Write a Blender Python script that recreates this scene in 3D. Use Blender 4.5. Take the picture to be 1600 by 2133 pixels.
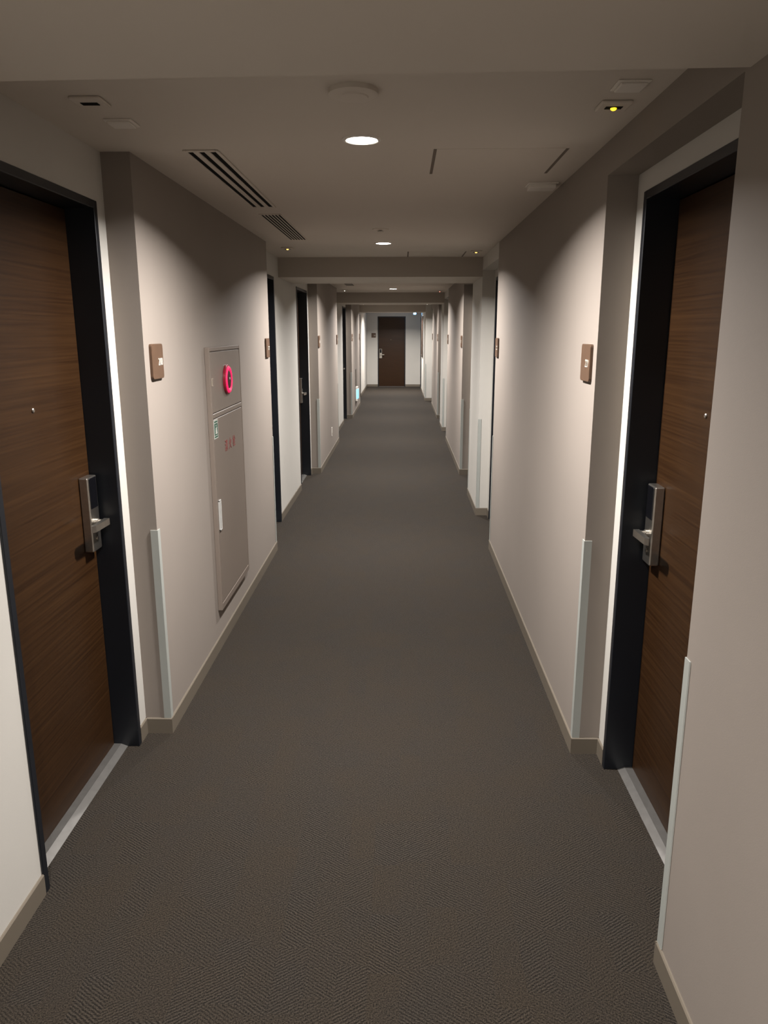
import bpy, bmesh, math
from mathutils import Vector, Matrix

scene = bpy.context.scene
for o in list(bpy.data.objects):
    bpy.data.objects.remove(o)
COL = scene.collection

# ------------------------------------------------------------------ camera
CAM_H = 1.6585
cam_data = bpy.data.cameras.new('camera')
cam_data.sensor_fit = 'VERTICAL'
cam_data.sensor_height = 36.0
cam_data.lens = 1572.667 / 2133.0 * 36.0
cam_data.clip_start = 0.02
cam_data.clip_end = 100
cam = bpy.data.objects.new('camera', cam_data)
COL.objects.link(cam)
_p, _yw, _r = math.radians(13.4443), math.radians(-1.3473), math.radians(0.059)
fwd_h = Vector((math.sin(_yw), math.cos(_yw), 0))
right = Vector((math.cos(_yw), -math.sin(_yw), 0))
fwd = fwd_h * math.cos(_p) + Vector((0, 0, -math.sin(_p)))
up = fwd_h * math.sin(_p) + Vector((0, 0, math.cos(_p)))
r2 = right * math.cos(_r) - up * math.sin(_r)
u2 = right * math.sin(_r) + up * math.cos(_r)
m = Matrix.Identity(4)
for i in range(3):
    m[i][0], m[i][1], m[i][2] = r2[i], u2[i], -fwd[i]
m.translation = Vector((0, 0, CAM_H))
cam.matrix_world = m
scene.camera = cam

# ------------------------------------------------------------------ world, exposure, lamp strengths
world = bpy.data.worlds.new('world')
scene.world = world
world.use_nodes = True
world.node_tree.nodes['Background'].inputs[0].default_value = (0, 0, 0, 1)
world.node_tree.nodes['Background'].inputs[1].default_value = 0.0
scene.view_settings.view_transform = 'Standard'
scene.view_settings.look = 'None'
scene.view_settings.exposure = 0.0
scene.view_settings.gamma = 1.0
scene.view_settings.use_curve_mapping = False
LAMP_POWER = 90.0
LAMP_COLOR = (1.0, 0.965, 0.945)
LAMP_SPREAD = math.radians(154)

# ------------------------------------------------------------------ dimensions (metres)
H = 2.281            # ceiling
HB = 2.171           # header over the right-hand recesses, and the near beam
HBM = 2.1175         # underside of the other beams
XLP, XLR, XLD = -0.9716, -1.0775, -1.175     # left: pier face, recess wall, door leaf
XRP, XRR, XRD = 0.6934, 0.7982, 0.900        # right
XRE = 0.567                                   # right wall of the end bay
XO_L, XO_R = -1.45, 1.25                      # outer backs of the walls
YB, YE = -4.0, 23.649
ZD = 2.104           # top of door frames

# ------------------------------------------------------------------ materials
def new_mat(name):
    mt = bpy.data.materials.new(name)
    mt.use_nodes = True
    nt = mt.node_tree
    return mt, nt, nt.nodes['Principled BSDF']

def plain(name, col, rough=0.6, metal=0.0, spec=0.5, noise=None, bump=None):
    """noise=(scale, amount): slight colour mottling; bump=(scale, strength, dist)"""
    mt, nt, b = new_mat(name)
    b.inputs['Base Color'].default_value = (*col, 1)
    b.inputs['Roughness'].default_value = rough
    b.inputs['Metallic'].default_value = metal
    b.inputs['Specular IOR Level'].default_value = spec
    tc = nt.nodes.new('ShaderNodeTexCoord')
    if noise:
        n = nt.nodes.new('ShaderNodeTexNoise')
        n.inputs['Scale'].default_value = noise[0]
        n.inputs['Detail'].default_value = 4
        nt.links.new(tc.outputs['Object'], n.inputs['Vector'])
        rp = nt.nodes.new('ShaderNodeValToRGB')
        a = noise[1]
        rp.color_ramp.elements[0].position = 0.3
        rp.color_ramp.elements[1].position = 0.7
        rp.color_ramp.elements[0].color = (*[c * (1 - a) for c in col], 1)
        rp.color_ramp.elements[1].color = (*[min(1, c * (1 + a)) for c in col], 1)
        nt.links.new(n.outputs['Fac'], rp.inputs['Fac'])
        nt.links.new(rp.outputs['Color'], b.inputs['Base Color'])
    if bump:
        n2 = nt.nodes.new('ShaderNodeTexNoise')
        n2.inputs['Scale'].default_value = bump[0]
        n2.inputs['Detail'].default_value = 3
        nt.links.new(tc.outputs['Object'], n2.inputs['Vector'])
        bp = nt.nodes.new('ShaderNodeBump')
        bp.inputs['Strength'].default_value = bump[1]
        bp.inputs['Distance'].default_value = bump[2]
        nt.links.new(n2.outputs['Fac'], bp.inputs['Height'])
        nt.links.new(bp.outputs['Normal'], b.inputs['Normal'])
    return mt

def glow(name, col, strength, base=(0.8, 0.8, 0.8)):
    mt, nt, b = new_mat(name)
    b.inputs['Base Color'].default_value = (*base, 1)
    b.inputs['Emission Color'].default_value = (*col, 1)
    b.inputs['Emission Strength'].default_value = strength
    return mt

def wallpaper(name, col):
    """painted fabric wallpaper: fine woven vertical/horizontal relief, slight mottling"""
    mt, nt, b = new_mat(name)
    b.inputs['Roughness'].default_value = 0.75
    b.inputs['Specular IOR Level'].default_value = 0.25
    tc = nt.nodes.new('ShaderNodeTexCoord')
    n = nt.nodes.new('ShaderNodeTexNoise')
    n.inputs['Scale'].default_value = 1.6
    n.inputs['Detail'].default_value = 5
    nt.links.new(tc.outputs['Object'], n.inputs['Vector'])
    rp = nt.nodes.new('ShaderNodeValToRGB')
    rp.color_ramp.elements[0].position = 0.3
    rp.color_ramp.elements[1].position = 0.7
    rp.color_ramp.elements[0].color = (*[c * 0.965 for c in col], 1)
    rp.color_ramp.elements[1].color = (*[c * 1.03 for c in col], 1)
    nt.links.new(n.outputs['Fac'], rp.inputs['Fac'])
    nt.links.new(rp.outputs['Color'], b.inputs['Base Color'])
    mp = nt.nodes.new('ShaderNodeMapping')
    mp.inputs['Scale'].default_value = (260, 260, 420)
    nt.links.new(tc.outputs['Object'], mp.inputs['Vector'])
    n2 = nt.nodes.new('ShaderNodeTexNoise')
    n2.inputs['Scale'].default_value = 1.0
    n2.inputs['Detail'].default_value = 2
    nt.links.new(mp.outputs['Vector'], n2.inputs['Vector'])
    bp = nt.nodes.new('ShaderNodeBump')
    bp.inputs['Strength'].default_value = 0.12
    bp.inputs['Distance'].default_value = 0.001
    nt.links.new(n2.outputs['Fac'], bp.inputs['Height'])
    nt.links.new(bp.outputs['Normal'], b.inputs['Normal'])
    return mt

def wood(name, dark, light):
    """horizontal veneer grain; object space x runs along the grain"""
    mt, nt, b = new_mat(name)
    b.inputs['Roughness'].default_value = 0.38
    b.inputs['Specular IOR Level'].default_value = 0.22
    tc = nt.nodes.new('ShaderNodeTexCoord')
    mp = nt.nodes.new('ShaderNodeMapping')
    mp.inputs['Scale'].default_value = (1.1, 1.1, 75.0)
    mp.inputs['Rotation'].default_value = (0, math.radians(2.0), 0)
    nt.links.new(tc.outputs['Object'], mp.inputs['Vector'])
    n = nt.nodes.new('ShaderNodeTexNoise')
    n.inputs['Scale'].default_value = 1.6
    n.inputs['Detail'].default_value = 7
    n.inputs['Distortion'].default_value = 0.12
    nt.links.new(mp.outputs['Vector'], n.inputs['Vector'])
    rp = nt.nodes.new('ShaderNodeValToRGB')
    rp.color_ramp.elements[0].position = 0.28
    rp.color_ramp.elements[1].position = 0.74
    rp.color_ramp.elements[0].color = (*dark, 1)
    rp.color_ramp.elements[1].color = (*light, 1)
    nt.links.new(n.outputs['Fac'], rp.inputs['Fac'])
    nt.links.new(rp.outputs['Color'], b.inputs['Base Color'])
    bp = nt.nodes.new('ShaderNodeBump')
    bp.inputs['Strength'].default_value = 0.05
    bp.inputs['Distance'].default_value = 0.001
    nt.links.new(n.outputs['Fac'], bp.inputs['Height'])
    nt.links.new(bp.outputs['Normal'], b.inputs['Normal'])
    return mt

def carpet(name):
    """dark loop pile: short columns of diagonal ribs whose direction flips from cell to cell"""
    mt, nt, b = new_mat(name)
    N, L = nt.nodes, nt.links
    b.inputs['Roughness'].default_value = 0.95
    b.inputs['Specular IOR Level'].default_value = 0.12
    b.inputs['Sheen Weight'].default_value = 0.06
    b.inputs['Sheen Roughness'].default_value = 0.5
    b.inputs['Sheen Tint'].default_value = (0.6, 0.52, 0.44, 1)
    tc = N.new('ShaderNodeTexCoord')
    wob = N.new('ShaderNodeTexNoise')
    wob.inputs['Scale'].default_value = 55
    wob.inputs['Detail'].default_value = 1
    L.new(tc.outputs['Object'], wob.inputs['Vector'])
    sep = N.new('ShaderNodeSeparateXYZ')
    L.new(tc.outputs['Object'], sep.inputs[0])
    def M(op, a, bb=None, c=None):
        n = N.new('ShaderNodeMath')
        n.operation = op
        for i, v in enumerate((a, bb, c)):
            if v is None:
                continue
            if isinstance(v, (int, float)):
                n.inputs[i].default_value = v
            else:
                L.new(v, n.inputs[i])
        return n.outputs[0]
    x, y = sep.outputs[0], sep.outputs[1]
    wb = M('MULTIPLY', M('SUBTRACT', wob.outputs['Fac'], 0.5), 0.008)
    cx = M('DIVIDE', x, 0.083)
    colx = M('FLOOR', cx)
    fx = M('SUBTRACT', cx, colx)
    h1 = M('FRACT', M('MULTIPLY', M('SINE', M('MULTIPLY', colx, 12.9898)), 43758.5))
    cy = M('ADD', M('DIVIDE', y, 0.21), h1)
    row = M('FLOOR', cy)
    par = M('MODULO', M('ABSOLUTE', M('ADD', colx, row)), 2.0)
    sgn = M('SUBTRACT', M('MULTIPLY', par, 2.0), 1.0)
    ph = M('ADD', M('ADD', y, wb), M('MULTIPLY', M('MULTIPLY', fx, 0.055), sgn))
    rib = M('SINE', M('MULTIPLY', ph, 2 * math.pi / 0.0105))
    cell = N.new('ShaderNodeTexWhiteNoise')
    cell.noise_dimensions = '2D'
    cmb = N.new('ShaderNodeCombineXYZ')
    L.new(colx, cmb.inputs[0])
    L.new(row, cmb.inputs[1])
    L.new(cmb.outputs[0], cell.inputs['Vector'])
    big = N.new('ShaderNodeTexNoise')
    big.inputs['Scale'].default_value = 5.0
    big.inputs['Detail'].default_value = 3
    L.new(tc.outputs['Object'], big.inputs['Vector'])
    fine = N.new('ShaderNodeTexNoise')
    fine.inputs['Scale'].default_value = 270
    fine.inputs['Detail'].default_value = 2
    L.new(tc.outputs['Object'], fine.inputs['Vector'])
    hue = M('ADD', M('MULTIPLY', cell.outputs['Value'], 0.25), M('MULTIPLY', big.outputs['Fac'], 0.8))
    rp = N.new('ShaderNodeValToRGB')
    rp.color_ramp.elements[0].position = 0.3
    rp.color_ramp.elements[1].position = 0.72
    rp.color_ramp.elements[0].color = (0.0225, 0.0172, 0.0120, 1)
    rp.color_ramp.elements[1].color = (0.0203, 0.0166, 0.0130, 1)
    L.new(hue, rp.inputs['Fac'])
    ribamp = M('ADD', 0.15, M('MULTIPLY', cell.outputs['Value'], 0.75))
    hgt = M('ADD', M('MULTIPLY', rib, ribamp), M('MULTIPLY', M('SUBTRACT', fine.outputs['Fac'], 0.5), 6.0))
    mul = M('ADD', 1.0, M('MULTIPLY', hgt, 0.72))
    mul = M('MAXIMUM', mul, 0.25)
    mx = N.new('ShaderNodeMix')
    mx.data_type = 'RGBA'
    mx.blend_type = 'MULTIPLY'
    mx.inputs[0].default_value = 1.0
    cc = N.new('ShaderNodeCombineColor')
    for i in range(3):
        L.new(mul, cc.inputs[i])
    L.new(rp.outputs['Color'], mx.inputs[6])
    L.new(cc.outputs[0], mx.inputs[7])
    L.new(mx.outputs[2], b.inputs['Base Color'])
    bp = N.new('ShaderNodeBump')
    bp.inputs['Strength'].default_value = 0.5
    bp.inputs['Distance'].default_value = 0.002
    L.new(hgt, bp.inputs['Height'])
    L.new(bp.outputs['Normal'], b.inputs['Normal'])
    return mt

M_WHITE = wallpaper('white_wallpaper', (0.455, 0.432, 0.390))
M_TAUPE = wallpaper('taupe_wallpaper', (0.224, 0.192, 0.164))
M_CEIL = plain('ceiling_paint', (0.55, 0.50, 0.438), 0.85, spec=0.2, noise=(1.2, 0.02), bump=(300, 0.05, 0.001))
M_BEAM = wallpaper('beam_paper', (0.36, 0.32, 0.276))
M_CARPET = carpet('carpet_pile')
M_BASE = plain('baseboard_vinyl', (0.1296, 0.1080, 0.0816), 0.45, spec=0.4, noise=(3, 0.03))
M_WOOD = wood('walnut_veneer', (0.0165, 0.0066, 0.0021), (0.0345, 0.0152, 0.0050))
M_FRAME = plain('navy_black_steel', (0.0055, 0.0070, 0.0100), 0.36, spec=0.5, noise=(8, 0.1))
M_STEEL = plain('brushed_steel', (0.50, 0.47, 0.42), 0.32, metal=1.0, noise=(60, 0.06))
M_SILL = plain('sill_steel', (0.135, 0.128, 0.118), 0.5, metal=0.7, noise=(30, 0.08))
M_BLACK = plain('black_glass', (0.003, 0.003, 0.004), 0.12, noise=(5, 0.02))
M_VOID = plain('dark_void', (0.004, 0.004, 0.004), 0.9, spec=0.1, noise=(5, 0.02))
M_GUARD = plain('guard_plastic', (0.3120, 0.3210, 0.2940), 0.35, noise=(4, 0.03))
M_GAP = plain('shadow_gap', (0.1750, 0.1470, 0.1225), 0.9, spec=0.1, noise=(5, 0.02))
M_PLATE = plain('bronze_plate', (0.082, 0.0460, 0.0270), 0.4, spec=0.35, noise=(25, 0.08))
M_DIGIT = plain('pale_digits', (0.4800, 0.4560, 0.3960), 0.4, noise=(20, 0.02))
M_CAB = plain('cabinet_paint', (0.1608, 0.1296, 0.1056), 0.42, spec=0.45, noise=(2.5, 0.02))
M_CABEDGE = plain('cabinet_edge', (0.3000, 0.2520, 0.1980), 0.4, noise=(2.5, 0.02))
M_RED = plain('red_print', (0.23, 0.045, 0.04), 0.6, noise=(200, 0.25))
M_GREEN = plain('green_print', (0.0180, 0.0780, 0.0450), 0.5, noise=(40, 0.06))
M_STICK = plain('sticker_white', (0.4320, 0.4440, 0.3960), 0.5, noise=(40, 0.03))
M_PLASTIC = plain('offwhite_plastic', (0.62, 0.58, 0.52), 0.45, noise=(6, 0.02))
M_LENS = glow('lamp_lens', (1.0, 0.95, 0.88), 40.0)
M_CHROME = plain('satin_chrome', (0.50, 0.49, 0.46), 0.35, metal=0.25, noise=(40, 0.03))
M_RING = glow('red_ring_light', (1.0, 0.010, 0.10), 1.5, (0.12, 0.003, 0.01))
M_REDDOME = plain('dark_red_dome', (0.035, 0.002, 0.003), 0.5, spec=0.2, noise=(20, 0.1))
M_REDRIM = plain('red_rim', (0.22, 0.008, 0.02), 0.3, noise=(20, 0.1))
M_LEDY = glow('yellow_led', (1.0, 0.62, 0.0), 3.0)
M_LEDA = glow('amber_led', (1.0, 0.55, 0.08), 4.0)
M_LEDW = glow('white_led', (1.0, 0.95, 0.85), 3.5)
M_LEDR = glow('red_led', (1.0, 0.25, 0.18), 3.5)
M_CYAN = glow('cyan_light', (0.25, 0.76, 1.0), 0.85, (0.25, 0.35, 0.4))
M_CYAN2 = glow('cyan_light_bright', (0.14, 0.50, 1.0), 14.0)
M_PICT = plain('picture_print', (0.1980, 0.1200, 0.0900), 0.5, noise=(5, 0.5))
M_BROWN = plain('brown_panel', (0.0510, 0.0360, 0.0252), 0.5, noise=(12, 0.12))

# ------------------------------------------------------------------ mesh helpers
class MB:
    def __init__(self):
        self.bm = bmesh.new()
    def box(self, x0, x1, y0, y1, z0, z1, bevel=0.0, seg=1):
        r = bmesh.ops.create_cube(self.bm, size=1.0)
        vs = r['verts']
        for v in vs:
            v.co.x = x0 + (v.co.x + 0.5) * (x1 - x0)
            v.co.y = y0 + (v.co.y + 0.5) * (y1 - y0)
            v.co.z = z0 + (v.co.z + 0.5) * (z1 - z0)
        if bevel:
            es = list({e for v in vs for e in v.link_edges})
            bmesh.ops.bevel(self.bm, geom=es, offset=bevel, segments=seg, affect='EDGES', profile=0.5)
        return self
    def prism(self, pts, axis, a, b):
        """extrude a closed 2-D outline along axis from a to b; pts are the two other coordinates in order"""
        def mk(p, t):
            if axis == 'x':
                return (t, p[0], p[1])
            if axis == 'y':
                return (p[0], t, p[1])
            return (p[0], p[1], t)
        va = [self.bm.verts.new(mk(p, a)) for p in pts]
        vb = [self.bm.verts.new(mk(p, b)) for p in pts]
        n = len(pts)
        self.bm.faces.new(va)
        self.bm.faces.new(list(reversed(vb)))
        for i in range(n):
            j = (i + 1) % n
            self.bm.faces.new((va[i], vb[i], vb[j], va[j]))
        bmesh.ops.recalc_face_normals(self.bm, faces=self.bm.faces[:])
        return self
    def lathe(self, prof, axis='z', seg=32, c=(0, 0, 0)):
        """profile list of (radius, height); closed at the ends when radius is 0"""
        rings = []
        def mk(x, y, h):
            if axis == 'z':
                return (c[0] + x, c[1] + y, c[2] + h)
            if axis == 'y':
                return (c[0] + x, c[1] + h, c[2] + y)
            return (c[0] + h, c[1] + x, c[2] + y)
        for r, h in prof:
            if r < 1e-6:
                rings.append([self.bm.verts.new(mk(0, 0, h))])
            else:
                rings.append([self.bm.verts.new(mk(r * math.cos(2 * math.pi * k / seg), r * math.sin(2 * math.pi * k / seg), h)) for k in range(seg)])
        for A, B in zip(rings, rings[1:]):
            for k in range(seg):
                k2 = (k + 1) % seg
                a = [A[0]] if len(A) == 1 else [A[k], A[k2]]
                b = [B[0]] if len(B) == 1 else [B[k2], B[k]]
                f = a + b
                if len(f) > 2:
                    self.bm.faces.new(f)
        for R in (rings[0], rings[-1]):
            if len(R) > 1:
                self.bm.faces.new(R)
        bmesh.ops.recalc_face_normals(self.bm, faces=self.bm.faces[:])
        for f in self.bm.faces:
            f.smooth = True
        return self
    def mesh(self, name, mat, sharp=True):
        me = bpy.data.meshes.new(name)
        self.bm.to_mesh(me)
        self.bm.free()
        me.materials.append(mat)
        if any(p.use_smooth for p in me.polygons):
            me.set_sharp_from_angle(angle=math.radians(35))
        return me

def link(name, me, parent=None, loc=None, rotz=None):
    o = bpy.data.objects.new(name, me)
    COL.objects.link(o)
    if parent:
        o.parent = parent
    if loc is not None:
        o.location = loc
    if rotz is not None:
        o.rotation_euler = (0, 0, rotz)
    return o

CACHE = {}
def cached(key, builder):
    if key not in CACHE:
        CACHE[key] = builder()
    return CACHE[key]

def tag(o, label=None, cat=None, group=None, kind=None):
    if label:
        o['label'] = label
    if cat:
        o['category'] = cat
    if group:
        o['group'] = group
    if kind:
        o['kind'] = kind
    return o

def empty(name, loc, rotz=0.0):
    o = link(name, None, None, loc, rotz)
    o.empty_display_size = 0.05
    return o

def text_mesh(body, size, mat, sx=1.0, extrude=0.0006):
    cu = bpy.data.curves.new('t', 'FONT')
    cu.body = body
    cu.size = size
    cu.extrude = extrude
    cu.align_x = 'CENTER'
    cu.align_y = 'CENTER'
    cu.resolution_u = 3
    ob = bpy.data.objects.new('t', cu)
    COL.objects.link(ob)
    bpy.context.view_layer.update()
    dg = bpy.context.evaluated_depsgraph_get()
    me = bpy.data.meshes.new_from_object(ob.evaluated_get(dg))
    bpy.data.objects.remove(ob)
    bpy.data.curves.remove(cu)
    # stand it upright facing -y
    for v in me.vertices:
        x, y, z = v.co
        v.co = (x * sx, -z, y)
    me.materials.clear()
    me.materials.append(mat)
    return me

FACE_L, FACE_R, FACE_N = math.pi / 2, -math.pi / 2, 0.0     # local -y looks at +x / -x / -y

# ================================================================== THE SETTING
floor = link('floor', MB().box(XO_L, XO_R, YB, YE + 0.2, -0.1, 0).mesh('floor', M_CARPET))
tag(floor, 'dark brown-grey ribbed carpet along the whole corridor', None, None, 'structure')
ceiling = link('ceiling', MB().box(XO_L, XO_R, YB, YE + 0.2, H, H + 0.1).mesh('ceiling', M_CEIL))
tag(ceiling, 'plain taupe-white corridor ceiling', None, None, 'structure')

# cross beams under the ceiling: papered sides, painted underside
def beam_mesh(mb):
    me = mb.mesh('beam', M_CEIL)
    me.materials.append(M_BEAM)
    for p in me.polygons:
        if abs(p.normal.z) < 0.5:
            p.material_index = 1
    return me
bm_near = MB().prism([(XO_L, 0.85), (XO_R, 0.85), (XO_R, 1.679), (XRP, 1.689), (XLR, 1.742), (XO_L, 1.745)], 'z', HB, H + 0.02)
link('beam', beam_mesh(bm_near), ceiling)
for y0, y1 in ((6.829, 7.737), (12.86, 13.67), (18.85, 19.7)):
    link('beam', beam_mesh(MB().box(XLR - 0.1, XRP, y0, y1, HBM, H + 0.02)), ceiling)

# door openings: (y near, y far) of the frames' outer edges
DL = [(1.933, 2.800), (5.692, 6.559), (7.937, 8.811), (11.70, 12.57), (14.0, 14.80), (19.05, 19.92)]
DR = [(1.803, 2.673), (5.83, 6.70), (7.89, 8.76), (11.88, 12.75), (13.89, 14.76), (17.75, 18.62)]
DRE = (22.55, 23.42)

def wall_with_doors(mb, xa, xb, y0, y1, doors):
    y = y0
    for a, b in doors:
        mb.box(xa, xb, y, a, 0, H)
        mb.box(xa, xb, a, b, ZD, H)
        y = b
    mb.box(xa, xb, y, y1, 0, H)

mb = MB()
wall_with_doors(mb, XO_L, XLR, YB, YE, DL)
wall_left = tag(link('wall_left', mb.mesh('wall_left', M_WHITE)), 'cream white recessed wall on the left side', kind='structure')
PL = [(2.884, 5.646), (8.917, 11.605), (14.871, 17.713)]
for a, b in [(-3.1, -0.37)] + PL:
    link('pier', MB().box(XLR - 0.05, XLP, a, b, 0, H).mesh('pier', M_TAUPE), wall_left)

mb = MB()
# recessed wall strips with the door openings, then the two white columns and the end bay
RR = [(1.713, 2.761), (5.722, 6.829), (7.737, 8.854), (11.774, 12.918), (13.744, 14.86), (17.64, 18.739)]
for (a, b), d in zip(RR, DR):
    wall_with_doors(mb, XRR, XO_R, a, b, [d])
mb.box(XRP, XO_R, 6.829, 7.737, 0, H)
mb.box(XRP, XO_R, 12.918, 13.744, 0, H)
wall_with_doors(mb, XRE, XO_R, 18.739, YE, [DRE])
wall_right = tag(link('wall_right', mb.mesh('wall_right', M_WHITE)), 'cream white recesses and columns of the right side', kind='structure')
PR = [(2.761, 5.722), (8.854, 11.774), (14.86, 17.64)]
for a, b in [(YB, 1.713)] + PR:
    link('pier', MB().box(XRP, XO_R, a, b, 0, H).mesh('pier', M_TAUPE), wall_right)
for i, (a, b) in enumerate(RR):
    link('header', MB().box(XRP, XO_R, a, b, HB, H).mesh('header', M_WHITE if i in (1, 3) else M_TAUPE), wall_right)

DE = (-0.743, 0.108)
mb = MB()
mb.box(XO_L, DE[0], YE, YE + 0.2, 0, H).box(DE[0], DE[1], YE, YE + 0.2, ZD, H).box(DE[1], XO_R, YE, YE + 0.2, 0, H)
tag(link('wall_end', mb.mesh('wall_end', M_WHITE)), 'cream white wall closing the far end of the corridor', kind='structure')
tag(link('wall_back', MB().box(XO_L, XO_R, YB - 0.1, YB, 0, H).mesh('wall_back', M_WHITE)), 'wall behind the viewer', kind='structure')

# baseboards: 7 cm vinyl with a thin bevelled top
BT, BH = 0.007, 0.07
def base_run(mb, x0, y0, x1, y1, nx, ny):
    """strip along the wall line with outward normal (nx, ny)"""
    if nx:
        pts = [(x0, 0.0), (x0 + nx * BT, 0.0), (x0 + nx * BT, BH - 0.004), (x0 + nx * (BT - 0.003), BH), (x0, BH)]
        mb.prism(pts, 'y', y0, y1)
    else:
        pts = [(y0, 0.0), (y0 + ny * BT, 0.0), (y0 + ny * BT, BH - 0.004), (y0 + ny * (BT - 0.003), BH), (y0, BH)]
        mb.prism(pts, 'x', x0, x1)

mb = MB()
edges = []
y = -0.37
for a, b in PL + [(YE, None)]:
    for d0, d1 in DL:
        if y <= d0 < a:
            base_run(mb, XLR, y, XLR, d0, 1, 0)
            y = d1
    base_run(mb, XLR, y, XLR, a, 1, 0)
    if b:
        base_run(mb, XLR, a, XLP + BT, a, 0, -1)
        base_run(mb, XLP, a, XLP, b, 1, 0)
        base_run(mb, XLR, b, XLP + BT, b, 0, 1)
        y = b
tag(link('baseboard_left', mb.mesh('baseboard_left', M_BASE)), 'brown vinyl baseboard along the left wall', kind='structure')

mb = MB()
for a, b in [(YB, 1.713), (2.761, 5.722), (6.829, 7.737), (8.854, 11.774), (12.918, 13.744), (14.86, 17.64)]:
    base_run(mb, XRP, a, XRP, b, -1, 0)
    base_run(mb, XRP - BT, a, XRR, a, 0, -1)
    base_run(mb, XRP - BT, b, XRR, b, 0, 1)
base_run(mb, XRE - BT, 18.739, XRR, 18.739, 0, -1)
base_run(mb, XRE, 18.739, XRE, DRE[0], -1, 0)
base_run(mb, XRE, DRE[1], XRE, YE, -1, 0)
for (a, b), (d0, d1) in zip(RR, DR):
    base_run(mb, XRR, a, XRR, d0, -1, 0)
    base_run(mb, XRR, d1, XRR, b, -1, 0)
tag(link('baseboard_right', mb.mesh('baseboard_right', M_BASE)), 'brown vinyl baseboard along the right wall', kind='structure')
mb = MB()
base_run(mb, XLR, YE, DE[0], YE, 0, -1)
base_run(mb, DE[1], YE, XRE, YE, 0, -1)
tag(link('baseboard_end', mb.mesh('baseboard_end', M_BASE)), 'brown vinyl baseboard on the end wall', kind='structure')

# ------------------------------------------------------------------ doors
FW = 0.028          # width of the frame's face
def build_frame(w):
    mb = MB()
    D = 0.0
    h = w / 2
    mb.box(-h, -h + FW, -0.006, 0.16, 0, ZD, 0.002)
    mb.box(h - FW, h, -0.006, 0.16, 0, ZD, 0.002)
    mb.box(-h + FW, h - FW, -0.006, 0.16, ZD - FW, ZD, 0.002)
    return mb.mesh('door_frame', M_FRAME)

def build_leaf(w, rec):
    h = w / 2 - FW - 0.003
    return MB().box(-h, h, rec, rec + 0.04, 0.012, ZD - FW - 0.003, 0.0015).mesh('leaf', M_WOOD)

def build_sill(w, rec):
    h = w / 2 - FW
    pts = [(rec + 0.03, 0.0), (rec + 0.03, 0.012), (rec, 0.012), (rec - 0.028, 0.012), (rec - 0.055, 0.0015), (rec - 0.055, 0.0)]
    return MB().prism(pts, 'x', -h, h).mesh('threshold', M_SILL)

def door(n, loc, rot, w, rec, hand, label, small=False):
    """hand: local x sign of the lock side"""
    root = empty('door_%d' % n, loc, rot)
    tag(root, label, None, None, 'structure')
    link('door_frame', cached(('frame', round(w, 3)), lambda: build_frame(w)), root)
    link('leaf', cached(('leaf', round(w, 3), rec), lambda: build_leaf(w, rec)), root)
    link('threshold', cached(('sill', round(w, 3), rec), lambda: build_sill(w, rec)), root)
    # lock: plate 8 cm x 28 cm standing 3 cm proud, dark reader above, lever below
    lx = hand * (w / 2 - FW - 0.003 - 0.060)
    def lock_body():
        mb = MB()
        mb.box(-0.040, 0.040, -0.034, 0, 0.86, 1.14, 0.004, 2)
        return mb.mesh('lock', M_STEEL)
    lk = link('lock', cached('lock', lock_body), root, (lx, rec, 0))
    link('card_reader', cached('reader', lambda: MB().box(-0.030, 0.030, -0.0365, -0.0325, 1.022, 1.136, 0.0015).mesh('card_reader', M_BLACK)), lk)
    def lever():
        mb = MB()
        s = -hand
        mb.lathe([(0.0, -0.034), (0.014, -0.034), (0.014, -0.045), (0.0105, -0.047), (0.0105, -0.075), (0.0, -0.075)], 'y', 20, (0, 0, 0.968))
        # blade: flat bar tapering to the tip
        mb.prism([(0.0 - s * 0.012, -0.062), (0.0 - s * 0.012, -0.082), (s * 0.105, -0.078), (s * 0.118, -0.068), (s * 0.105, -0.062)], 'z', 0.956, 0.980)
        return mb.mesh('lever', M_STEEL)
    link('lever', cached(('lever', hand), lever), lk)
    link('keyhole', cached('keyhole', lambda: MB().lathe([(0.0, -0.0345), (0.008, -0.0345), (0.008, -0.0365), (0.005, -0.0375), (0.0, -0.0375)], 'y', 16, (0, 0, 0.905)).mesh('keyhole', M_STEEL)), lk)
    link('peephole', cached('peep', lambda: MB().lathe([(0.0, 0.0), (0.0075, 0.0), (0.0075, -0.003), (0.0055, -0.0045), (0.0, -0.004)], 'y', 16).mesh('peephole', M_STEEL)), root, (hand * 0.02, rec, 1.415))
    return root

recL, recR = XLR - XLD, XRD - XRR
n = 1
labL = ['dark walnut guest room door nearest on the left wall',
        'dark framed door just past the fire hydrant cabinet wall on the left',
        'dark framed door with steel lever before the second left pier',
        'dark framed door hidden behind the end of the second left pier',
        'narrowly seen dark door before the third left pier',
        'dark framed door beyond the third left pier, near the corridor end']
for i, (a, b) in enumerate(DL):
    door(n, (XLR, (a + b) / 2, 0), FACE_L, b - a, recL, 1 if i in (0, 2, 4) else -1, labL[i])
    n += 1
labR = ['dark walnut guest room door nearest on the right wall',
        'dark framed door recessed at the far end of the long right pier',
        'dark door in the shaded recess past the first white right column',
        'dark door in the recess at the far end of the second right pier',
        'dark door in the recess past the second white right column',
        'dark door in the last right recess before the end bay']
for i, (a, b) in enumerate(DR):
    door(n, (XRR, (a + b) / 2, 0), FACE_R, b - a, recR, -1 if i in (0, 2, 4) else 1, labR[i])
    n += 1
door(n, (XRE, (DRE[0] + DRE[1]) / 2, 0), FACE_R, DRE[1] - DRE[0], 0.06, -1, 'dark door on the right wall beside the end wall')
n += 1
door(n, ((DE[0] + DE[1]) / 2, YE, 0), FACE_N, DE[1] - DE[0], 0.012, -1, 'dark brown door in the middle of the end wall')

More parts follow.
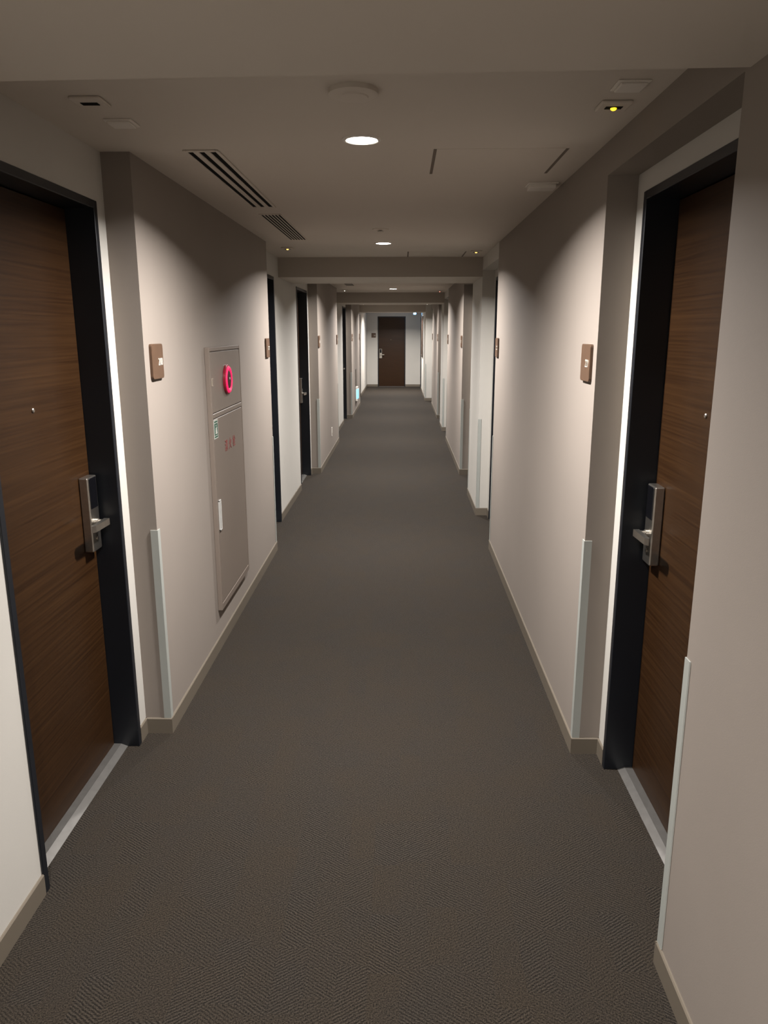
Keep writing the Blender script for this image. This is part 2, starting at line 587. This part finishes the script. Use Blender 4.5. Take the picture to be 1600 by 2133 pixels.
# ================================================================== THINGS ON THE WALLS
# ------------------------------------------------------------------ room number signs
def build_plate():
    mb = MB()
    r, hw = 0.012, 0.0675
    pts = []
    for cx, cz, a0 in ((hw - r, hw - r, 0), (-hw + r, hw - r, 90), (-hw + r, -hw + r, 180), (hw - r, -hw + r, 270)):
        for k in range(5):
            a = math.radians(a0 + k * 22.5)
            pts.append((cx + r * math.cos(a), cz + r * math.sin(a)))
    mb.prism(pts, 'y', 0, -0.012)
    es = [e for e in mb.bm.edges if all(abs(v.co.y + 0.012) < 1e-6 for v in e.verts)]
    bmesh.ops.bevel(mb.bm, geom=es, offset=0.002, segments=2, affect='EDGES', profile=0.5)
    return mb.mesh('plate', M_PLATE)

def sign(loc, rot, digits, label):
    root = empty('room_number_sign', loc, rot)
    tag(root, label, 'sign', 'room number signs')
    link('plate', cached('plate', build_plate), root)
    link('number', text_mesh(digits, 0.040, M_DIGIT, 0.88, 0.0007), root, (0.029, -0.0127, -0.0035))
    return root

ZS = 1.545
sign((XLP, 3.008, ZS), FACE_L, '208', 'brown number sign reading 208 between the nearest left door and the hydrant cabinet')
sign((XLP, 5.518, ZS), FACE_L, '207', 'brown number sign at the far end of the hydrant cabinet wall')
sign((XLP, 8.985, ZS), FACE_L, '206', 'brown number sign at the near end of the second left pier')
sign((XLP, 11.48, ZS), FACE_L, '205', 'brown number sign at the far end of the second left pier')
sign((XLP, 14.99, ZS), FACE_L, '204', 'brown number sign at the near end of the third left pier')
sign((XLP, 17.60, ZS), FACE_L, '203', 'brown number sign at the far end of the third left pier')
sign((XRP, 2.879, ZS), FACE_R, '221', 'brown number sign reading 221 beside the nearest right door')
sign((XRP, 5.60, ZS), FACE_R, '222', 'brown number sign at the far end of the nearest long right pier')
sign((XRP, 8.975, ZS), FACE_R, '223', 'brown number sign at the near end of the second long right pier')
sign((XRP, 11.65, ZS), FACE_R, '224', 'brown number sign at the far end of the second long right pier')
sign((XRP, 14.98, ZS), FACE_R, '225', 'brown number sign at the near end of the third long right pier')
sign((XRP, 17.52, ZS), FACE_R, '226', 'brown number sign at the far end of the third long right pier')
sign((-0.866, YE, ZS), FACE_N, '202', 'small dark number sign on the end wall left of the end door')

# ------------------------------------------------------------------ corner guards
GZ0, GZ1, GW, GT = BH, 0.89, 0.026, 0.0035
def guard(x, y, side, far, label, xr=None):
    """side: +1 wall lies at larger x (right), -1 left; far: True when the return faces away from the viewer (+y)"""
    s, t = side, (1 if far else -1)
    def build():
        # L section around the corner at the origin: one leg on the pier face, one on the return
        a, b = -s * GT, t * GT
        pts = [(a, b), (s * GW, b), (s * GW, 0), (0, 0), (0, -t * GW), (a, -t * GW)]
        return MB().prism(pts, 'z', 0, GZ1 - GZ0).mesh('corner_guard', M_GUARD)
    o = link('corner_guard', cached(('guard', s, t), build), None, (x, y, GZ0))
    tag(o, label, 'corner guard', 'pale grey corner guards')
    return o

guard(XLP, 2.884, -1, False, 'pale grey corner guard on the left, between nearest walnut door and hydrant cabinet')
guard(XLP, 5.646, -1, True, 'pale corner guard at the far end of the hydrant cabinet wall')
guard(XLP, 8.917, -1, False, 'pale corner guard on the near corner of the second left pier')
guard(XLP, 11.605, -1, True, 'pale corner guard on the far corner of the second left pier')
guard(XLP, 14.871, -1, False, 'pale corner guard on the near corner of the third left pier')
guard(XLP, 17.713, -1, True, 'pale corner guard on the far corner of the third left pier')
guard(XRP, 1.713, 1, True, 'long pale corner guard in the right foreground before the walnut door')
guard(XRP, 2.761, 1, False, 'pale grey corner guard on the right, at the far side of the nearest walnut door')
guard(XRP, 5.722, 1, True, 'pale corner guard on the far corner of the nearest long right pier')
guard(XRP, 6.829, 1, False, 'pale corner guard on the near corner of the first white column')
guard(XRP, 7.737, 1, True, 'pale corner guard on the far corner of the first white column')
guard(XRP, 8.854, 1, False, 'pale corner guard on the near corner of the second long right pier')
guard(XRP, 11.774, 1, True, 'pale corner guard on the far corner of the second long right pier')
guard(XRP, 12.918, 1, False, 'pale corner guard on the near corner of the second white column')
guard(XRP, 13.744, 1, True, 'pale corner guard on the far corner of the second white column')
guard(XRP, 14.86, 1, False, 'pale corner guard on the near corner of the third long right pier')
guard(XRP, 17.64, 1, True, 'pale corner guard on the far corner of the third long right pier')
guard(XRE, 18.739, 1, False, 'pale corner guard where the end bay narrows on the right')

# ------------------------------------------------------------------ fire hydrant cabinet (left pier)
cab = empty('fire_hydrant_cabinet', (XLP, 4.124, 0), FACE_L)
tag(cab, 'tall taupe metal fire hydrant cabinet with glowing red ring lamp', 'cabinet')
W2 = 0.36
ZC0, ZC1, PD = 0.215, 1.583, 0.024
mb = MB()
mb.box(-W2 + 0.002, W2 - 0.002, -PD + 0.010, 0.0, ZC0 + 0.002, ZC1 - 0.002)                      # back box
mb.box(-W2, -W2 + 0.016, -PD, 0.0, ZC0, ZC1, 0.002)              # side rails
mb.box(W2 - 0.016, W2, -PD, 0.0, ZC0, ZC1, 0.002)
mb.box(-W2 + 0.016, W2 - 0.016, -PD, 0.0, ZC1 - 0.020, ZC1, 0.002)
mb.box(-W2 + 0.016, W2 - 0.016, -PD, 0.0, ZC0, ZC0 + 0.035, 0.002)
mb.box(-W2 + 0.016, W2 - 0.016, -PD, 0.0, 1.230, 1.254, 0.002)
link('frame', mb.mesh('frame', M_CAB), cab)
dx = W2 - 0.0195
up_d = link('upper_door', MB().box(-dx, dx, -PD + 0.001, -0.013, 1.258, ZC1 - 0.024, 0.0015).mesh('upper_door', M_CAB), cab)
lo_d = link('lower_door', MB().box(-dx, dx, -PD + 0.001, -0.013, ZC0 + 0.039, 1.226, 0.0015).mesh('lower_door', M_CAB), cab)
# flush finger pull on the upper door
mb = MB()
px, pz = -0.318, 1.412
mb.box(px - 0.014, px + 0.014, -PD - 0.0015, -PD + 0.001, pz - 0.020, pz + 0.020)
link('finger_pull', mb.mesh('finger_pull', M_CABEDGE), up_d)
link('pull_recess', MB().box(px - 0.004, px + 0.009, -PD - 0.0020, -PD, pz - 0.015, pz + 0.015).mesh('pull_recess', M_CAB), up_d)
# chrome recessed handle on the lower door
mb = MB()
hx, hz0, hz1 = -0.310, 0.645, 0.807
mb.box(hx - 0.022, hx - 0.015, -PD - 0.006, -PD + 0.001, hz0, hz1, 0.001)
mb.box(hx + 0.015, hx + 0.022, -PD - 0.006, -PD + 0.001, hz0, hz1, 0.001)
mb.box(hx - 0.022, hx + 0.022, -PD - 0.006, -PD + 0.001, hz0, hz0 + 0.007, 0.001)
mb.box(hx - 0.022, hx + 0.022, -PD - 0.006, -PD + 0.001, hz1 - 0.007, hz1, 0.001)
mb.box(hx - 0.009, hx + 0.015, -PD - 0.0045, -PD + 0.001, hz0 + 0.010, hz1 - 0.010, 0.001)
tag(link('handle', mb.mesh('handle', M_CHROME), lo_d), 'chrome flush pull handle')
link('handle_recess', MB().box(hx - 0.015, hx + 0.015, -PD - 0.0015, -PD, hz0 + 0.007, hz1 - 0.007).mesh('handle_recess', M_VOID), lo_d)
# ring lamp with the call button in its middle
lx, lz = -0.012, 1.408
mb = MB().lathe([(0.0, -PD), (0.079, -PD), (0.079, -PD - 0.010), (0.074, -PD - 0.013), (0.0, -PD - 0.013)], 'y', 40, (lx, 0, lz))
lamp = tag(link('ring_lamp', mb.mesh('ring_lamp', M_REDRIM), up_d), 'glowing red ring lamp')
mb = MB().lathe([(0.050, -PD - 0.012), (0.053, -PD - 0.017), (0.060, -PD - 0.020), (0.068, -PD - 0.018), (0.072, -PD - 0.012)], 'y', 40, (lx, 0, lz))
link('light_ring', mb.mesh('light_ring', M_RING), lamp)
mb = MB().lathe([(0.048, -PD - 0.012), (0.046, -PD - 0.016), (0.030, -PD - 0.018), (0.0, -PD - 0.019)], 'y', 32, (lx, 0, lz))
link('call_button', mb.mesh('call_button', M_REDDOME), lamp)
mb = MB().lathe([(0.007, -PD - 0.0185), (0.006, -PD - 0.0205), (0.0, -PD - 0.021)], 'y', 20, (lx, 0, lz + 0.006))
link('button_cap', mb.mesh('button_cap', M_STICK), lamp)
# green and white notice at the lower door's top corner
sx0, sx1, sz0, sz1 = -0.338, -0.256, 1.126, 1.222
st = link('notice', MB().box(sx0, sx1, -PD - 0.0005, -PD + 0.001, sz0, sz1).mesh('notice', M_STICK), lo_d)
mb = MB()
yy0, yy1 = -PD - 0.0010, -PD
mb.box(sx0 + 0.008, sx1 - 0.008, yy0, yy1, sz0 + 0.006, sz0 + 0.014)
mb.box(sx0 + 0.008, sx1 - 0.008, yy0, yy1, sz0 + 0.018, sz1 - 0.018)
mb.box(sx0 + 0.008, sx1 - 0.008, yy0, yy1, sz1 - 0.014, sz1 - 0.006)
link('green_field', mb.mesh('green_field', M_GREEN), st)
mb = MB()
cxs = (sx0 + sx1) / 2
mb.lathe([(0.0, -PD - 0.0015), (0.0065, -PD - 0.0015), (0.0065, -PD), (0.0, -PD)], 'y', 14, (cxs, 0, sz1 - 0.030))
mb.prism([(cxs - 0.017, sz0 + 0.024), (cxs + 0.022, sz0 + 0.024), (cxs + 0.012, sz0 + 0.050), (cxs + 0.018, sz0 + 0.056), (cxs + 0.004, sz0 + 0.058), (cxs - 0.010, sz0 + 0.056)], 'y', -PD, -PD - 0.0015)
link('pictogram', mb.mesh('pictogram', M_STICK), st)
for ch, cx in (('消', -0.087), ('火', 0.006), ('栓', 0.102)):
    link('lettering', text_mesh(ch, 0.066, M_RED, 1.0, 0.0004), lo_d, (cx, -PD - 0.0003, 1.055))

# ------------------------------------------------------------------ other wall fittings
def outlet(loc, rot, label):
    root = empty('wall_outlet', loc, rot)
    tag(root, label, 'outlet')
    link('cover_plate', cached('oplate', lambda: MB().box(-0.036, 0.036, -0.007, 0, -0.06, 0.06, 0.003, 2).mesh('cover_plate', M_PLASTIC)), root)
    link('socket', cached('osock', lambda: MB().box(-0.012, 0.012, -0.0085, -0.005, -0.045, -0.015, 0.001).mesh('socket', M_GAP)), root)
    return root
outlet((XLP, 10.44, 0.307), FACE_L, 'small outlet low on the second left pier')
outlet((XLR, 21.9, 0.30), FACE_L, 'small outlet on the left wall of the end bay')

# low-level lit sign on a narrow brown panel, third left pier
pan = tag(link('brown_wall_panel', MB().box(-0.15, 0.15, -0.006, 0, 0.18, 0.89, 0.001).mesh('brown_wall_panel', M_BROWN), None, (XLP, 16.12, 0), FACE_L),
          'narrow dark brown panel behind the low blue-lit sign', 'panel')
ls = empty('low_exit_light', (XLP + 0.006, 16.05, 0.24), FACE_L)
tag(ls, 'low box light glowing pale blue on the third left pier', 'light')
link('housing', MB().box(-0.13, 0.13, -0.042, 0, 0, 0.045, 0.004).box(-0.13, 0.13, -0.042, 0, 0.250, 0.295, 0.004).box(-0.125, 0.125, -0.012, 0, 0.04, 0.255).mesh('housing', M_PLASTIC), ls)
link('lit_body', MB().box(-0.125, 0.125, -0.055, -0.012, 0.046, 0.249, 0.006, 2).mesh('lit_body', M_CYAN), ls)

# framed picture on the right wall of the end bay
pic = empty('framed_picture', (XRE, 21.2, 1.52), FACE_R)
tag(pic, 'tall brown framed picture on the right wall of the end bay', 'picture')
mb = MB()
mb.box(-0.45, -0.40, -0.028, 0, -0.54, 0.54, 0.003).box(0.40, 0.45, -0.028, 0, -0.54, 0.54, 0.003)
mb.box(-0.40, 0.40, -0.028, 0, 0.49, 0.54, 0.003).box(-0.40, 0.40, -0.028, 0, -0.54, -0.49, 0.003)
link('frame', mb.mesh('frame', M_BROWN), pic)
link('print', MB().box(-0.40, 0.40, -0.012, 0, -0.49, 0.49).mesh('print', M_PICT), pic)

# ================================================================== THINGS ON THE CEILING
def downlight(x, y, label, boost=1.0):
    root = empty('downlight', (x, y, H))
    tag(root, label, 'downlight', 'round ceiling downlights')
    def trim():
        return MB().lathe([(0.052, 0.0), (0.052, -0.004), (0.055, -0.0055), (0.064, -0.0035), (0.066, 0.0)], 'z', 40).mesh('trim', M_PLASTIC)
    link('trim', cached('dtrim', trim), root)
    link('lens', cached('dlens', lambda: MB().lathe([(0.052, 0.0), (0.052, -0.003), (0.045, -0.0045), (0.0, -0.005)], 'z', 40).mesh('lens', M_LENS)), root)
    ld = CACHE.get(('lamp', boost))
    if ld is None:
        ld = bpy.data.lights.new('downlight_beam', 'AREA')
        ld.shape = 'DISK'
        ld.size = 0.10
        ld.energy = LAMP_POWER * boost
        ld.color = LAMP_COLOR
        ld.spread = LAMP_SPREAD
        CACHE[('lamp', boost)] = ld
    lo = link('downlight_beam', ld, root, (0, 0, -0.007))
    return root

LY = [(-3.26, 'downlight behind the viewer, farther one'), (-0.25, 'downlight behind the viewer, nearer one'),
      (2.731, 'largest round downlight, nearest in the ceiling'), (5.757, 'second round downlight, just before the second ceiling beam'),
      (8.75, 'downlight hidden behind the second ceiling beam'), (11.74, 'small round downlight just before the third ceiling beam'),
      (14.75, 'downlight hidden behind the third ceiling beam'), (17.75, 'downlight near the far ceiling beam'),
      (21.4, 'downlight of the end bay before the end door')]
for y, lab in LY:
    downlight(-0.137, y, lab, 1.5 if y > 20 else 1.0)

# linear diffuser (three slots) and finer grille
def vent(name, x0, x1, y0, y1, nslot, slot, edge, t, label):
    root = empty(name, ((x0 + x1) / 2, (y0 + y1) / 2, H))
    tag(root, label, 'vent', 'ceiling air vents')
    hw, hl = (x1 - x0) / 2, (y1 - y0) / 2
    link('backing', MB().box(-hw + 0.003, hw - 0.003, -hl + 0.003, hl - 0.003, -0.002, 0.0).mesh('backing', M_VOID), root)
    mb = MB()
    mb.box(-hw, -hw + edge, -hl, hl, t, 0, 0.0015).box(hw - edge, hw, -hl, hl, t, 0, 0.0015)
    mb.box(-hw + edge, hw - edge, -hl, -hl + 0.015, t, 0, 0.0015).box(-hw + edge, hw - edge, hl - 0.015, hl, t, 0, 0.0015)
    link('frame', mb.mesh('frame', M_CEIL), root)
    inner = 2 * hw - 2 * edge
    bar = (inner - nslot * slot) / (nslot - 1)
    bm_ = MB().box(-bar / 2, bar / 2, -hl + 0.015, hl - 0.015, t, -0.001, 0.001).mesh('slat', M_CEIL)
    for k in range(nslot - 1):
        link('slat', bm_, root, (-hw + edge + (k + 1) * slot + (k + 0.5) * bar, 0, 0))
    return root
vent('slot_diffuser', -0.776, -0.650, 2.86, 4.115, 3, 0.021, 0.012, -0.006, 'long ceiling diffuser with three dark slots above the hydrant cabinet')
vent('air_grille', -0.784, -0.660, 4.355, 5.54, 6, 0.0115, 0.010, -0.004, 'finer ceiling grille just past the three-slot diffuser')
vent('air_grille', -0.784, -0.660, 9.75, 10.97, 6, 0.0115, 0.010, -0.004, 'dark ceiling grille seen below the second beam')

# smoke detectors / sprinkler rosettes on the centre line
def detector(x, y, r, label):
    root = empty('smoke_detector', (x, y, H))
    tag(root, label, 'detector', 'round ceiling detectors')
    link('base', MB().lathe([(r, 0.0), (r, -0.012), (r - 0.006, -0.016), (r * 0.72, -0.017), (0.0, -0.017)], 'z', 40).mesh('base', M_CEIL), root)
    link('sensor', MB().lathe([(r * 0.62, -0.016), (r * 0.58, -0.020), (r * 0.40, -0.022), (0.0, -0.022)], 'z', 32).mesh('sensor', M_CEIL), root)
    return root
detector(-0.132, 2.20, 0.066, 'round ceiling detector partly behind the nearest beam')
sp = empty('sprinkler_head', (-0.137, 4.995, H))
tag(sp, 'small sprinkler head before the second downlight', 'sprinkler')
link('rosette', MB().lathe([(0.052, 0.0), (0.050, -0.004), (0.030, -0.008), (0.0, -0.008)], 'z', 32).mesh('rosette', M_CEIL), sp)
link('deflector', MB().lathe([(0.006, -0.006), (0.006, -0.011), (0.018, -0.012), (0.018, -0.014), (0.0, -0.014)], 'z', 20).mesh('deflector', M_STEEL), sp)

# square emergency lamp plates with a slot; one shows a yellow LED
def slot_plate(x, y, led, label):
    root = empty('emergency_lamp', (x, y, H))
    tag(root, label, 'emergency lamp', 'square emergency lamps')
    link('cover', cached('ecover', lambda: MB().box(-0.044, 0.044, -0.044, 0.044, -0.009, 0, 0.004, 2).mesh('cover', M_CEIL)), root)
    link('slot', cached('eslot', lambda: MB().box(-0.024, 0.024, -0.012, 0.012, -0.0105, -0.004, 0.001).mesh('slot', M_VOID)), root)
    if led:
        link('indicator', cached(('eled', led.name), lambda: MB().lathe([(0.0085, -0.008), (0.0085, -0.013), (0.005, -0.016), (0.0, -0.017)], 'z', 20).mesh('indicator', led)), root)
    return root
slot_plate(-0.866, 2.275, None, 'square emergency lamp with a dark slot, upper left of ceiling')
slot_plate(0.594, 2.352, M_LEDY, 'square emergency lamp with a bright yellow indicator, upper right of ceiling')
slot_plate(-0.877, 6.054, M_LEDA, 'small lamp with amber indicator on the left before the second beam')
slot_plate(0.586, 6.332, M_LEDA, 'small lamp with amber indicator on the right before the second beam')
slot_plate(-0.887, 12.08, M_LEDW, 'small lamp with white indicator on the left before the third beam')
slot_plate(0.591, 12.40, M_LEDR, 'small lamp with red indicator on the right before the third beam')
slot_plate(-0.899, 18.10, M_LEDW, 'tiny white indicator lamp on the left before the far beam')
slot_plate(0.58, 18.18, M_LEDW, 'tiny white indicator lamp on the right before the far beam')

def cover_plate(x, y, w, d, label, t=0.011):
    root = empty('ceiling_cover_plate', (x, y, H))
    tag(root, label, 'cover plate', 'small ceiling cover plates')
    link('base', MB().box(-w / 2, w / 2, -d / 2, d / 2, -0.005, 0, 0.002, 2).mesh('base', M_PLASTIC), root)
    link('cap', MB().box(-w / 2 + 0.008, w / 2 - 0.008, -d / 2 + 0.008, d / 2 - 0.008, -t, -0.004, 0.003, 2).mesh('cap', M_PLASTIC), root)
cover_plate(-0.859, 2.50, 0.085, 0.085, 'faint square cover plate beside the upper left emergency lamp')
cover_plate(0.590, 2.175, 0.085, 0.085, 'faint square cover plate above the yellow indicator lamp')
cover_plate(0.604, 3.54, 0.130, 0.10, 'pale cover plate on the ceiling near the right wall', 0.022)

def hatch(x0, x1, y0, y1, label):
    root = empty('ceiling_access_hatch', ((x0 + x1) / 2, (y0 + y1) / 2, H))
    tag(root, label, 'hatch', 'ceiling access hatches')
    hw, hl = (x1 - x0) / 2, (y1 - y0) / 2
    link('panel', MB().box(-hw + 0.006, hw - 0.006, -hl, hl, -0.0008, 0).mesh('panel', M_CEIL), root)
    for s in (-1, 1):
        link('gap', MB().box(s * hw - 0.0055, s * hw + 0.0055, -hl + 0.004, hl - 0.004, -0.0012, 0).mesh('gap', M_GAP), root)
hatch(0.114, 0.577, 2.873, 3.306, 'square access hatch in the ceiling right of the nearest downlight')
hatch(0.046, 0.509, 6.37, 6.80, 'access hatch in the ceiling right before the second beam')

# exit sign and small dome near the end wall
ex = empty('exit_sign', (0.365, 22.6, H))
tag(ex, 'tiny glowing blue-white exit sign hanging before the end wall', 'exit sign')
link('bracket', MB().box(-0.012, 0.012, -0.04, 0.04, -0.03, 0, 0.002).mesh('bracket', M_PLASTIC), ex)
link('lit_face', MB().box(-0.036, 0.036, -0.12, 0.12, -0.140, -0.03, 0.005, 2).mesh('lit_face', M_CYAN2), ex)
dm = empty('ceiling_dome', (0.112, 23.2, H))
tag(dm, 'tiny dark dome on the ceiling above the end door', 'dome')
link('base', MB().lathe([(0.055, 0.0), (0.055, -0.02), (0.045, -0.024), (0.0, -0.024)], 'z', 28).mesh('base', M_PLASTIC), dm)
link('bubble', MB().lathe([(0.042, -0.022), (0.038, -0.042), (0.024, -0.058), (0.0, -0.064)], 'z', 28).mesh('bubble', M_BLACK), dm)
